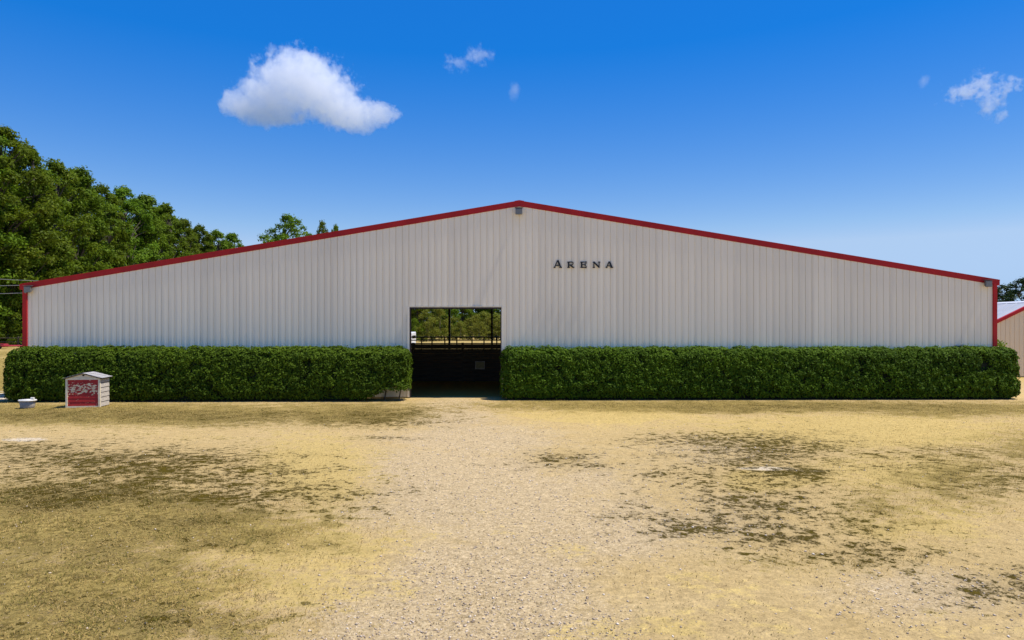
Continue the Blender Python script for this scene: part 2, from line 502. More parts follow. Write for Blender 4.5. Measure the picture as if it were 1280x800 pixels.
arena = thing('arena_building', 'long low white metal riding arena with red trimmed gable roof', 'building', (0, WY, 0))
PITCH = .3048
def rib_profile(x0, x1, origin):
    """corrugated sheet profile between x0 and x1: list of (x, outward)"""
    pts = []
    k = math.floor((x0 - origin) / PITCH) - 1
    while origin + k * PITCH < x1 + PITCH:
        o = origin + k * PITCH
        pts += [(o - .020, 0), (o - .009, -.028), (o + .009, -.028), (o + .020, 0),
                (o + .118, 0), (o + .126, .004), (o + .134, 0), (o + .172, 0), (o + .180, .004), (o + .188, 0)]
        k += 1
    def val(x):
        for (xa, ya), (xb, yb) in zip(pts, pts[1:]):
            if xa <= x <= xb:
                return ya + (yb - ya) * (x - xa) / max(1e-6, xb - xa)
        return 0
    return [(x0, val(x0))] + [q_ for q_ in pts if x0 + 1e-4 < q_[0] < x1 - 1e-4] + [(x1, val(x1))]

def sheet(x0, x1, zb, zt, origin, off=0.0):
    mb = MB()
    pr = rib_profile(x0, x1, origin)
    for x, o in pr:
        mb.v += [(x, -o - off, zb(x)), (x, -o - off, zt(x))]
    n = len(pr)
    for x, o in pr:                      # a thin back face gives the sheet its thickness
        mb.v += [(x, .045, zb(x)), (x, .045, zt(x))]
    for i in range(n - 1):
        a = 2 * i; c_ = 2 * (n + i)
        mb.f += [(a, a + 2, a + 3, a + 1), (c_, c_ + 1, c_ + 3, c_ + 2), (a, c_, c_ + 2, a + 2), (a + 1, a + 3, c_ + 3, c_ + 1)]
    mb.f += [(0, 1, 2 * n + 1, 2 * n), (2 * n - 2, 4 * n - 2, 4 * n - 1, 2 * n - 1)]
    return mb

ztop = lambda x: roofz(x) - .10
cuts = []
x = XL + .06
while x < DX0 - 1e-3:
    x2 = min(x + 3 * PITCH, DX0); cuts.append((x, x2, .05)); x = x2
while x < DX1 - 1e-3:
    x2 = min(x + 3 * PITCH, DX1); cuts.append((x, x2, DZ)); x = x2
while x < XR - .05:
    x2 = min(x + 3 * PITCH, XR - .04); cuts.append((x, x2, .05)); x = x2
for i, (xa, xb, zb) in enumerate(cuts):
    if xa < XP < xb:                     # the sheet under the ridge is cut to its peak
        m1 = sheet(xa, XP, lambda _: zb, ztop, XL + .06); m2 = sheet(XP, xb, lambda _: zb, ztop, XL + .06)
        m1.build('wall_panel', M['wall'], arena); m2.build('wall_panel', M['wall'], arena)
    else:
        sheet(xa + .001, xb - .001, lambda _: zb, ztop, XL + .06, .003 * (i % 2)).build('wall_panel', M['wall'], arena)

# red rake trim: a deep face, a folded top lip
def rake(xa, xb, name, h=.255, y0=-.022, y1=.14, up=0.0):
    mb = MB()
    a = [(xa, y0, roofz(xa) - h + up), (xa, y1, roofz(xa) - h + up), (xa, y1, roofz(xa) + up), (xa, y0, roofz(xa) + up)]
    bb = [(xb, y0, roofz(xb) - h + up), (xb, y1, roofz(xb) - h + up), (xb, y1, roofz(xb) + up), (xb, y0, roofz(xb) + up)]
    return mb.hexa(a, bb).build(name, M['red_trim'], arena)
ROOF_OVER = .20
n_seg = 4
for s, (xa, xb) in enumerate([(XL - ROOF_OVER, XP), (XP, XR + ROOF_OVER)]):
    for k in range(n_seg):               # lapped lengths of trim
        u0, u1 = xa + (xb - xa) * k / n_seg, xa + (xb - xa) * (k + 1) / n_seg
        rake(u0, u1, 'rake_trim', y0=-.022 - .003 * ((k + s) % 2))
    rake(xa, xb, 'rake_lip', .04, -.034, -.01, .012)
cap = MB()
for sgn in (-1, 1):
    xb = XP + sgn * .22
    cap.hexa([(XP, -.032, ZP - .27), (XP, .2, ZP - .27), (XP, .2, ZP + .03), (XP, -.032, ZP + .03)],
             [(xb, -.032, roofz(xb) - .27), (xb, .2, roofz(xb) - .27), (xb, .2, roofz(xb) + .03), (xb, -.032, roofz(xb) + .03)])
cap.build('ridge_cap', M['red_trim'], arena)
for xa, xb, zt in ((XL - .03, XL + .17, ZL - .22), (XR - .13, XR + .05, ZR - .22)):
    mb = MB().box(xa, xb, -.07, .0, .04, zt)
    side = xa if xa < 0 else xb
    mb.box(min(side, side + (.03 if xa < 0 else -.03)), max(side, side + (.03 if xa < 0 else -.03)), .002, .22, .04, zt)
    mb.build('corner_trim', M['red_trim'], arena)
# roof sheets, side walls, rear gable
for xa, xb in ((XL - ROOF_OVER, XP), (XP, XR + ROOF_OVER)):
    mb = MB().hexa([(xa, .14, roofz(xa) - .06), (xb, .14, roofz(xb) - .06), (xb, .14, roofz(xb) - .004), (xa, .14, roofz(xa) - .004)],
                   [(xa, LEN + .3, roofz(xa) - .06), (xb, LEN + .3, roofz(xb) - .06), (xb, LEN + .3, roofz(xb) - .004), (xa, LEN + .3, roofz(xa) - .004)])
    mb.build('roof', M['roof_metal'], arena)
M['wall_side'] = M['wall']
for xs, zt, sgn in ((XL, ZL, -1), (XR, ZR, 1)):
    mb = MB()
    prof = rib_profile(.22, LEN, .22)
    for yy, o in prof:
        mb.v += [(xs + sgn * o, yy, .04), (xs + sgn * o, yy, zt - .08)]
    for i in range(len(prof) - 1):
        mb.f.append((2 * i, 2 * i + 2, 2 * i + 3, 2 * i + 1))
    mb.build('side_wall', M['wall'], arena)
mb = MB().hexa([(XL, LEN, 6.9), (XL, LEN + .05, 6.9), (XL, LEN + .05, 6.91), (XL, LEN, 6.91)], [(XL + .1, LEN, 6.9), (XL + .1, LEN + .05, 6.9), (XL + .1, LEN + .05, 6.91), (XL + .1, LEN, 6.91)])
xa_, xb_ = XP - (ZP - 6.9) * (XP - XL) / (ZP - ZL), XP + (ZP - 6.9) * (XR - XP) / (ZP - ZR)
MB().add([(xa_, LEN, 6.9), (xb_, LEN, 6.9), (XP, LEN, ZP - .08), (xa_, LEN + .05, 6.9), (xb_, LEN + .05, 6.9), (XP, LEN + .05, ZP - .08)],
         [(0, 1, 2), (5, 4, 3), (0, 3, 4, 1), (1, 4, 5, 2), (2, 5, 3, 0)]).build('rear_gable', M['wall'], arena)
# steel columns of the open rear end and rafters
for px in (500, 562, 615, 672):
    xc = (px - 640) * (WY + LEN) / F
    MB().box(xc - .13, xc + .13, LEN - .45, LEN - .15, 0, min(7.0, roofz(xc) - .1)).build('column', M['steel_dark'], arena)
for xc in (-19.5, -14.1, 9, 14.7, 20):
    MB().box(xc - .13, xc + .13, LEN - .45, LEN - .15, 0, min(6.9, roofz(xc) - .1)).build('column', M['steel_dark'], arena)
for yy in np.arange(7.5, LEN, 7.5):
    for xa, xb in ((XL + .1, XP), (XP, XR - .1)):
        MB().hexa([(xa, yy - .1, roofz(xa) - .75), (xb, yy - .1, roofz(xb) - .75), (xb, yy - .1, roofz(xb) - .08), (xa, yy - .1, roofz(xa) - .08)],
                  [(xa, yy + .1, roofz(xa) - .75), (xb, yy + .1, roofz(xb) - .75), (xb, yy + .1, roofz(xb) - .08), (xa, yy + .1, roofz(xa) - .08)]).build('rafter', M['steel_dark'], arena)
# door surround
MB().box(DX0 - .10, DX0 + .0, -.060, -.0405, .04, DZ + .02).build('door_jamb', M['wall'], arena)
MB().box(DX1 - .0, DX1 + .10, -.060, -.0405, .04, DZ + .02).build('door_jamb', M['wall'], arena)
MB().box(DX0 + .004, DX0 + .05, -.055, .20, .03, DZ - .08).build('door_frame', M['rust_steel'], arena)
MB().box(DX1 - .05, DX1 - .004, -.055, .20, .03, DZ - .08).build('door_frame', M['rust_steel'], arena)
MB().box(DX0 + .004, DX1 - .004, -.052, .20, DZ - .075, DZ - .004).build('door_header', M['rust_steel'], arena)
MB().box(DX0 + .01, DX1 - .01, -.062, -.0405, DZ - .003, DZ + .05).build('drip_edge', M['cream_paint'], arena)

# letters of the sign, extruded strokes with small serifs
sign = thing('wall_sign', 'black raised capital letters spelling ARENA on the white gable wall', 'sign', tuple(at(728.5, 335, WY - .06)))
def stroke(mb, x0, z0, x1, z1, w, d=.022):
    dx, dz = x1 - x0, z1 - z0
    L = math.hypot(dx, dz)
    nx_, nz_ = -dz / L * w / 2, dx / L * w / 2
    q_ = [(x0 + nx_, z0 + nz_), (x1 + nx_, z1 + nz_), (x1 - nx_, z1 - nz_), (x0 - nx_, z0 - nz_)]
    jig = random.uniform(0, .004)
    mb.hexa([(a, -d - jig, c_) for a, c_ in q_], [(a, 0, c_) for a, c_ in q_])
SC = WY / F
def letter(ch, pxc, wpx, hpx):
    mb = MB(); w, h = wpx * SC, hpx * SC; t = 2.1 * SC; s = .055
    X = (pxc - 728.5) * SC
    l, r = X - w / 2, X + w / 2
    if ch == 'A':
        stroke(mb, l + t * .45, .03, X - t * .12, h, t * .62); stroke(mb, r - t * .55, .03, X + t * .05, h, t * 1.05)
        stroke(mb, X - w * .26, h * .33, X + w * .26, h * .33, t * .55)
        stroke(mb, l - .01, s / 2, l + t * 1.0, s / 2, s); stroke(mb, r - t * 1.35, s / 2, r + .02, s / 2, s)
    if ch in 'RE':
        stroke(mb, l + t * .6, 0, l + t * .6, h, t)
        stroke(mb, l - .01, s / 2, l + t * 1.3, s / 2, s); stroke(mb, l - .01, h - s / 2, l + t * 1.3, h - s / 2, s)
    if ch == 'R':
        arc = [(l + t * .9, h - t * .3), (r - t * 1.0, h - t * .3), (r - t * .5, h * .87), (r - t * .45, h * .68), (r - t * .9, h * .50), (l + t * .9, h * .46)]
        for (a, c_), (d_, e_) in zip(arc, arc[1:]):
            stroke(mb, a, c_, d_, e_, t * .62)
        stroke(mb, X - t * .1, h * .45, r - t * .45, .02, t * .9); stroke(mb, r - t * 1.0, s / 2, r + .02, s / 2, s)
    if ch == 'E':
        stroke(mb, l + t * .6, h - t * .28, r, h - t * .28, t * .56); stroke(mb, l + t * .6, t * .28, r, t * .28, t * .56)
        stroke(mb, l + t * .6, h * .52, r - t * .5, h * .52, t * .5)
        for zz in (h * .86, h * .14, h * .52):
            stroke(mb, r - (.0 if zz != h * .52 else t * .5) - s / 2, zz - .055, r - (.0 if zz != h * .52 else t * .5) - s / 2, zz + .055, s)
    if ch == 'N':
        stroke(mb, l + t * .45, 0, l + t * .45, h, t * .6); stroke(mb, r - t * .45, 0, r - t * .45, h, t * .6)
        stroke(mb, l + t * .3, h - .02, r - t * .5, .04, t * .95)
        for xx in (l + t * .45, r - t * .45):
            stroke(mb, xx - t * .6, h - s / 2, xx + t * .6, h - s / 2, s)
        stroke(mb, l - .02, s / 2, l + t * 1.05, s / 2, s)
    mb.build('letter', M['black_letter'], sign)
for ch, pc, wp, hp in (('A', 697.2, 9.6, 9.6), ('R', 713.4, 7.8, 8.0), ('E', 729.5, 7.6, 8.0), ('N', 745.6, 8.4, 8.0), ('A', 761.5, 8.6, 8.0)):
    letter(ch, pc, wp, hp)

# wall flood lights
def flood(pxc, pyc, label, tilt=.0):
    o = thing('flood_light', label, 'light', tuple(at(pxc, pyc, WY - .05)), tilt, 'flood lights on the arena wall')
    h = MB().hexa([(-.16, -.20, -.17), (.16, -.20, -.17), (.16, -.20, .12), (-.16, -.20, .12)], [(-.12, -.06, -.10), (.12, -.06, -.10), (.12, -.06, .14), (-.12, -.06, .14)]).build('housing', M['lamp_body'], o, bevel=.01)
    MB().box(-.135, .135, -.212, -.202, -.145, .095).build('lens', M['lamp_glass'], h)
    MB().box(-.185, .185, -.22, -.05, .145, .165).build('visor', M['lamp_body'], o)
    MB().box(-.05, .05, -.058, .02, -.06, .08).build('bracket', M['lamp_body'], o)
flood(648.5, 264.5, 'square flood light mounted just below the roof peak')
flood(37.5, 361.5, 'flood light at the wall corner where overhead cables reach the roof', .0)
flood(1232.5, 354.5, 'flood light at the wall corner beside the tan barn', .0)

# ------------------------------------------------------------------ inside and behind the arena
fence = thing('board_fence', 'dark solid board fence standing inside the arena doorway', 'fence', (0, 41.4, 0))
plank_me = MB().box(-1.49, 1.49, -.022, .022, 0, .272).mesh('plank', M['fence_wood'])
for i in range(14):
    for r in range(8):
        linked('plank', plank_me, fence, (-19.5 + 3 * i, random.uniform(-.006, .006), .03 + r * .281 + random.uniform(-.004, .004)))
post_me = MB().box(-.07, .07, .03, .17, 0, 2.36).mesh('post', M['fence_wood'])
for i in range(15):
    linked('post', post_me, fence, (-21 + 3 * i, 0, 0))
nb = thing('notice_board', 'small pale yellow notice board fixed to the dark arena fence', 'sign', tuple(at(600, 461, 41.3)))
MB().box(-.27, .27, -.03, 0, 0, .44).build('panel', M['notice'], nb)
for xx0, xx1, z0, z1 in ((-.29, .29, -.02, .02), (-.29, .29, .42, .46), (-.29, -.25, .021, .419), (.25, .29, .021, .419)):
    MB().box(xx0, xx1, -.045, -.031, z0, z1).build('frame', M['weathered_board'], nb)
MB().box(-.40, -.32, -.04, .03, -1.05, .40).build('post', M['fence_wood'], nb)

pf = thing('pipe_fence', 'dark steel pipe fence along the open far end of the arena', 'fence', (0, 91.3, 0))
for z, r in ((1.92, .09), (1.50, .07), (1.05, .08), (.5, .06)):
    MB().tube([(-22, 0, z), (22, 0, z)], r, 8).build('rail', M['steel_dark'], pf)
pp_me = MB().tube([(0, 0, 0), (0, 0, 1.9)], .09, 8).mesh('post', M['steel_dark'])
for px in (470, 486, 500, 512.5, 527, 540, 556, 571, 590, 605, 621, 637, 655, 672):
    linked('post', pp_me, pf, ((px - 640) * 91.3 / F, .05, 0))

tr = thing('horse_trailer', 'white livestock trailer parked in the field beyond the arena', 'trailer', (-16.35, 106, 0))
MB().hexa([(-1.1, -2.2, .62), (1.1, -2.2, .62), (1.1, -2.2, 2.35), (-1.1, -2.2, 2.35)], [(-1.1, 2.4, .62), (1.1, 2.4, .62), (1.1, 2.4, 2.5), (-1.1, 2.4, 2.5)]).build('body', M['white_paint'], tr, bevel=.08)
MB().box(-.9, .78, -2.225, -2.21, 1.5, 1.98).build('window', M['window_dark'], tr)
MB().box(1.11, 1.125, -1.8, 1.8, 1.5, 1.95).build('window', M['window_dark'], tr)
for xx in (-1.14, 1.14):
    for yy in (-.5, .5):
        MB().tube([(xx - .1, yy, .36), (xx + .1, yy, .36)], .36, 16).build('wheel', M['tyre'], tr)
        MB().tube([(xx - .11, yy, .36), (xx + .11, yy, .36)], .2, 14).build('rim', M['galvanised'], tr.children[-1])
    MB().box(xx - .14, xx + .14, -1.0, 1.0, .74, .80).build('fender', M['white_paint'], tr)
MB().box(-1.05, 1.05, -2.3, -2.21, .50, .66).build('bumper', M['galvanised'], tr)
MB().tube([(-.8, 2.4, .6), (0, 3.6, .55)], .05, 6).tube([(.8, 2.4, .6), (0, 3.6, .55)], .05, 6).build('tongue', M['steel_dark'], tr)

# red implement and rail fence at the edge of the wood
zi = tz(-52.5, 72)
hr = thing('hay_rake', 'low red farm implement parked in front of the dark wood', 'farm implement', (-52.6, 72, zi))
MB().tube([(-1.4, 0, .30), (2.6, .2, .34)], .085, 8).build('beam', M['red_steel'], hr)
MB().box(-1.75, -.75, -.35, .35, .18, .52).build('gearbox', M['red_steel'], hr, bevel=.05)
MB().tube([(-1.3, -.3, .3), (.4, -.9, .3), (2.6, .2, .34)], .06, 6).build('brace', M['red_steel'], hr)
for xx in (-1.25, 1.2):
    MB().tube([(xx, -.42, .26), (xx, -.26, .26)], .26, 14).build('wheel', M['tyre'], hr)
rf = thing('rail_fence', 'thin dark rail fence running along the foot of the wood', 'fence', (-62, 75.5, tz(-62, 75.5)))
for z in (.55, .98):
    MB().tube([(-14, 0, z), (20, 0, z)], .045, 6).build('rail', M['rust_steel'], rf)
rp_me = MB().tube([(0, 0, -.1), (0, 0, 1.15)], .07, 7).mesh('post', M['rust_steel'])
for k in range(12):
    linked('post', rp_me, rf, (-14 + k * 3.05, .03, 0))

# ------------------------------------------------------------------ barn on the right
barn = thing('barn', 'tan metal barn with pale roof and red rake trim beside the arena', 'building', (30.4, 45, 0))
EZ, PK, WW, BL = 3.0, 5.02, 8.3, 26.0     # eave, peak, width, length
bz = lambda x: EZ + (PK - EZ) * (1 - abs(x - WW / 2) / (WW / 2))
x = 0.0
while x < WW - .01:
    x2 = min(x + .914, WW)
    if x < WW / 2 < x2:
        sheet(x, WW / 2, lambda _: .05, lambda q_: bz(q_) - .06, 0).build('wall_panel', M['tan_wall'], barn)
        sheet(WW / 2, x2, lambda _: .05, lambda q_: bz(q_) - .06, 0).build('wall_panel', M['tan_wall'], barn)
    else:
        sheet(x, x2, lambda _: .05, lambda q_: bz(q_) - .06, 0).build('wall_panel', M['tan_wall'], barn)
    x = x2
for xa, xb in ((-.25, WW / 2), (WW / 2, WW + .25)):
    za, zb_ = bz(xa), bz(xb)
    MB().hexa([(xa, -.10, za - .2), (xa, .1, za - .2), (xa, .1, za + .02), (xa, -.10, za + .02)], [(xb, -.10, zb_ - .2), (xb, .1, zb_ - .2), (xb, .1, zb_ + .02), (xb, -.10, zb_ + .02)]).build('rake_trim', M['red_trim'], barn)
    n_sh = int(BL / .914)
    for k in range(n_sh):                # roof sheets with a standing rib at each lap
        y0, y1 = .1 + k * .914, .1 + (k + 1) * .914 - .004
        MB().hexa([(xa, y0, za - .04), (xb, y0, zb_ - .04), (xb, y0, zb_ + .01), (xa, y0, za + .01)], [(xa, y1, za - .04), (xb, y1, zb_ - .04), (xb, y1, zb_ + .01), (xa, y1, za + .01)])\
            .hexa([(xa, y0 + .4, za + .009), (xb, y0 + .4, zb_ + .009), (xb, y0 + .42, zb_ + .04), (xa, y0 + .42, za + .04)], [(xa, y0 + .48, za + .009), (xb, y0 + .48, zb_ + .009), (xb, y0 + .46, zb_ + .04), (xa, y0 + .46, za + .04)]).build('roof_sheet', M['roof_metal'], barn)
for xs in (0, WW):
    MB().box(xs - .015, xs + .015, .02, BL, .04, EZ - .05).build('side_wall', M['tan_wall'], barn)
MB().add([(0, BL, .04), (WW, BL, .04), (WW, BL, EZ - .05), (WW / 2, BL, PK - .06), (0, BL, EZ - .05)], [(0, 1, 2, 3, 4)]).build('rear_wall', M['tan_wall'], barn)
MB().hexa([(WW / 2 - .2, -.05, PK - .06), (WW / 2, -.05, PK + .05), (WW / 2 + .2, -.05, PK - .06), (WW / 2, -.05, PK + .03)], [(WW / 2 - .2, BL, PK - .06), (WW / 2, BL, PK + .05), (WW / 2 + .2, BL, PK - .06), (WW / 2, BL, PK + .03)]).build('ridge_cap', M['white_paint'], barn)

# ------------------------------------------------------------------ hedges
def hedge(label, xa, ya, xb, yb, depth, height, n, low_end=None):
    """clipped hedge from (xa,ya) to (xb,yb) along its front foot"""
    ang = math.atan2(yb - ya, xb - xa)
    L = math.hypot(xb - xa, yb - ya)
    o = thing('clipped_hedge', label, 'hedge', (xa, ya, 0), ang, 'hedges along the arena wall')
    hx, hd, hh_ = L / 2, depth / 2, height / 2
    rad = min(.55, depth * .42)
    P = rng.uniform(-1, 1, size=(int(n * 2.3), 3)) * np.array([hx, hd, hh_])
    face = rng.random(len(P))
    aF, aT, aE, aB = L * height, L * depth, depth * height * 2, L * height * .45
    tot = aF + aT + aE + aB
    fs = np.digitize(face, np.cumsum([aF, aT, aE]) / tot)
    P[fs == 0, 1] = -hd; P[fs == 1, 2] = hh_
    e = fs == 2
    P[e, 0] = np.sign(P[e, 0]) * hx
    P[fs == 3, 1] = hd
    P = P[:n]
    # round the corners (not at the foot)
    core = np.clip(P, [-hx + rad, -hd + rad, -9], [hx - rad, hd - rad, hh_ - rad])
    d = P - core
    ln = np.linalg.norm(d, axis=1, keepdims=True) + 1e-6
    nrm = d / ln
    # uneven surface: broad swell and small sprigs
    pts = P
    w = np.array([mnoise.noise(Vector((p_[0] * .55, p_[1] * .8, p_[2] * .8))) * .06 + mnoise.noise(Vector((p_[0] * 3.0 + 9, p_[1] * 3.0, p_[2] * 3.0))) * .065
                  + mnoise.noise(Vector((p_[0] * 6.3 + 3, p_[1] * 6.3, p_[2] * 6.3))) * .075 for p_ in pts])
    inset = rng.random(len(P)) ** 2.0 * .24 - .015
    lowf = np.array([mnoise.noise(Vector((p_[0] * .8 + 31, p_[1] * 1.5, p_[2] * 1.1))) for p_ in pts])
    holef = np.array([mnoise.noise(Vector((p_[0] * 2.1 + 71, p_[1] * 2.1, p_[2] * 2.1))) for p_ in pts])
    inset += np.clip(holef - .32, 0, 1) * .5
    sprig = rng.random(len(P)) < .012
    inset[sprig] -= rng.random(sprig.sum()) * .09
    Q = core + nrm * (rad + w - inset)[:, None]
    top_fade = np.clip((Q[:, 2] + hh_) / .5, 0, 1)                     # foot drawn in under the skirt
    Q[:, 1] += np.where(nrm[:, 1] < .3, (1 - top_fade) * .22 + np.clip((Q[:, 2] + hh_) / height, 0, 1) ** 2 * .20, 0)
    Q += np.array([hx, hd, hh_])
    keep = Q[:, 2] > .06 + rng.random(len(Q)) * .12
    if low_end:                                                       # bare legs at one end, leaves start higher up
        x0_, x1_, zc_ = low_end
        t_ = np.clip((Q[:, 0] - x0_) / (x1_ - x0_), 0, 1)
        keep &= Q[:, 2] > t_ * zc_ + rng.normal(size=len(Q)) * .05
    keep &= ~((holef > .38) & (rng.random(len(Q)) < .45))
    Q, nr, lowf = Q[keep], nrm[keep], lowf[keep]
    N = len(Q)
    dirn = nr * 1.0 + unit(N) * .75 + np.array([0, 0, .35])
    dirn /= np.linalg.norm(dirn, axis=1, keepdims=True)
    U = np.cross(dirn, unit(N)); U /= np.linalg.norm(U, axis=1, keepdims=True)
    W = np.cross(dirn, U)
    s = rng.uniform(.036, .068, N)[:, None]
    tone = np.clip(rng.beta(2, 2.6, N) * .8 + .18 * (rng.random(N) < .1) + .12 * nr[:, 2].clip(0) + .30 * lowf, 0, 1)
    linked('foliage', cards('foliage', Q, U * s, W * s * .55, M['hedge_leaf'], tone), o)
    # dark solid core added to block light behind the leaf gaps
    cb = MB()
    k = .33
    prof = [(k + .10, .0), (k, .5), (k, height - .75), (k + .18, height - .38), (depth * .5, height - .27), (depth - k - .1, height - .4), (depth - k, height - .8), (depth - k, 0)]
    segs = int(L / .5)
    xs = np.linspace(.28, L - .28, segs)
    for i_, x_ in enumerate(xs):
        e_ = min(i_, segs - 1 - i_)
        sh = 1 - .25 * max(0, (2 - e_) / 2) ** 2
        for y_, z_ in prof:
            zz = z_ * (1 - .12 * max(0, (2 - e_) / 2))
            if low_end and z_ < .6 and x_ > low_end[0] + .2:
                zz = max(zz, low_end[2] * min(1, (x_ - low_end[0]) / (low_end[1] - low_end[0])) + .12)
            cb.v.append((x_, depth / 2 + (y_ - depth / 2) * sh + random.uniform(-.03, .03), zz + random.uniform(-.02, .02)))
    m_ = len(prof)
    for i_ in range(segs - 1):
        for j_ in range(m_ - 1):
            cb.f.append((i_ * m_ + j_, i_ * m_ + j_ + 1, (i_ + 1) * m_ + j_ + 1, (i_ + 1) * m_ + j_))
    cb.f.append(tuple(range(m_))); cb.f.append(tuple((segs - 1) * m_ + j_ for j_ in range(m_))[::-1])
    cb.build('shade_core', M['hedge_core'], o)
    # stems at the foot
    xx = .6
    while xx < L - .3:
        y_ = depth * .5 + random.uniform(-.1, .1)
        MB().tube([(xx, y_, -.02), (xx + random.uniform(-.1, .1), y_ - .05, .45), (xx + random.uniform(-.3, .3), y_ - .1, 1.0)], [.035, .03, .02], 5).build('stem', M['bark'], o)
        xx += random.uniform(.55, .9) if (low_end and xx > low_end[0]) else random.uniform(1.1, 1.7)
    return o
hedge('clipped dark green hedge with the small red shed in front', -22.55, 29.95, -4.62, 30.35, 1.55, 2.40, 92000, (15.9, 16.9, .52))
hedge('clipped dark green hedge reaching past the arena toward the tan barn', -.48, 30.75, 23.42, 31.15, 1.15, 2.38, 108000)

# ------------------------------------------------------------------ small shed
shed = thing('pump_shed', 'small weathered white shed with a peeling red board front', 'shed', (-17.50, 27.85, tz(-17.5, 27.9) - .01), math.radians(8))
W2, DEP, EH, PKH = .655, .84, 1.21, 1.41
rows = 7
bh = (EH - .12) / rows
for r in range(rows):                    # red lapped boards of the front
    z0 = .07 + r * bh
    MB().hexa([(-W2 + .075, -.012, z0), (W2 - .075, -.012, z0), (W2 - .075, .012, z0), (-W2 + .075, .012, z0)],
              [(-W2 + .075, -.002, z0 + bh - .004), (W2 - .075, -.002, z0 + bh - .004), (W2 - .075, .012, z0 + bh - .004), (-W2 + .075, .012, z0 + bh - .004)]).build('front_board', M['peeling_red'], shed)
MB().box(-W2, -W2 + .075, -.035, .03, 0, EH).build('corner_post', M['cream_paint'], shed)
MB().box(W2 - .075, W2, -.035, .03, 0, EH).build('corner_post', M['cream_paint'], shed)
MB().box(-W2 + .076, W2 - .076, -.030, .028, .0, .062).build('sill', M['cream_paint'], shed)
MB().box(-W2 + .076, W2 - .076, -.030, .028, EH - .075, EH).build('head_board', M['cream_paint'], shed)
MB().add([(-W2, -.02, EH + .002), (W2, -.02, EH + .002), (0, -.02, PKH - .02), (-W2, .02, EH + .002), (W2, .02, EH + .002), (0, .02, PKH - .02)],
         [(0, 1, 2), (5, 4, 3), (0, 3, 4, 1), (1, 4, 5, 2), (2, 5, 3, 0)]).build('gable', M['cream_paint'], shed)
MB().tube([(.02, -.045, PKH - .095), (.02, -.021, PKH - .095)], .035, 10).build('vent_hole', M['black_hole'], shed)
for sx in (-1, 1):                       # lapped boards of the two sides, and the back
    nb_ = 6
    h_ = (EH - .04) / nb_
    for r in range(nb_):
        z0 = .03 + r * h_
        xo, xi = sx * (W2 - .004), sx * (W2 - .03)
        MB().hexa([(xo, .035, z0), (xo, DEP, z0), (xi, DEP, z0), (xi, .035, z0)],
                  [(xo - sx * .014, .035, z0 + h_ - .022), (xo - sx * .014, DEP, z0 + h_ - .022), (xi, DEP, z0 + h_ - .022), (xi, .035, z0 + h_ - .022)]).build('side_board', M['weathered_board'], shed)
    MB().box(min(sx * (W2 - .05), sx * (W2 - .032)), max(sx * (W2 - .05), sx * (W2 - .032)), .04, DEP, .02, EH).build('side_lining', M['fence_wood'], shed)
MB().box(-W2 + .05, W2 - .05, DEP - .02, DEP, .02, EH).build('back_wall', M['weathered_board'], shed)
for sx in (-1, 1):
    nrow = 4
    dx, dz = sx * (W2 + .07) / nrow, (EH - .01 - PKH) / nrow
    MB().hexa([(0, -.07, PKH - .012), (0, DEP + .07, PKH - .012), (0, DEP + .07, PKH - .034), (0, -.07, PKH - .034)],
              [(dx * nrow, -.07, PKH + dz * nrow - .012), (dx * nrow, DEP + .07, PKH + dz * nrow - .012), (dx * nrow, DEP + .07, PKH + dz * nrow - .034), (dx * nrow, -.07, PKH + dz * nrow - .034)]).build('roof_deck', M['bark'], shed)
    for r in range(nrow):                # shingle courses, tabs of uneven width
        yy = -.08
        while yy < DEP + .06:
            wy = min(random.uniform(.14, .24), DEP + .08 - yy)
            a0, a1 = r, r + 1.12
            lift = .004 + random.uniform(0, .006)
            MB().hexa([(dx * a0, yy, PKH + dz * a0 - .006 + lift * .3), (dx * a0, yy + wy - .006, PKH + dz * a0 - .006 + lift * .3), (dx * a0, yy + wy - .006, PKH + dz * a0 + .004), (dx * a0, yy, PKH + dz * a0 + .004)],
                      [(dx * a1, yy, PKH + dz * a1 + .002 + lift), (dx * a1, yy + wy - .006, PKH + dz * a1 + .002 + lift), (dx * a1, yy + wy - .006, PKH + dz * a1 + .016 + lift), (dx * a1, yy, PKH + dz * a1 + .016 + lift)]).build('shingle', M['shingle'], shed)
            yy += wy

# ------------------------------------------------------------------ trough
tx, ty = -19.95, 28.1
trough = thing('water_trough', 'low grey tub with a wide white rim lying beside the hedge', 'trough', (tx + .0, ty, tz(tx, ty)))
MB().lathe([(.30, 0), (.315, .03), (.36, .30), (.33, .30), (.29, .06)], 28, .86, .66).build('tub', M['galvanised'], trough, True)
MB().lathe([(.335, .285), (.395, .29), (.405, .315), (.395, .345), (.345, .35), (.335, .30)], 28, .86, .68).build('rim', M['white_plastic'], trough, True)
MB().lathe([(.31, .335), (.30, .352), (.02, .372)], 24, .86, .66).build('lid', M['white_plastic'], trough, True)
MB().box(.14, .27, -.05, .05, .36, .44).build('float_box', M['white_plastic'], trough, bevel=.015)

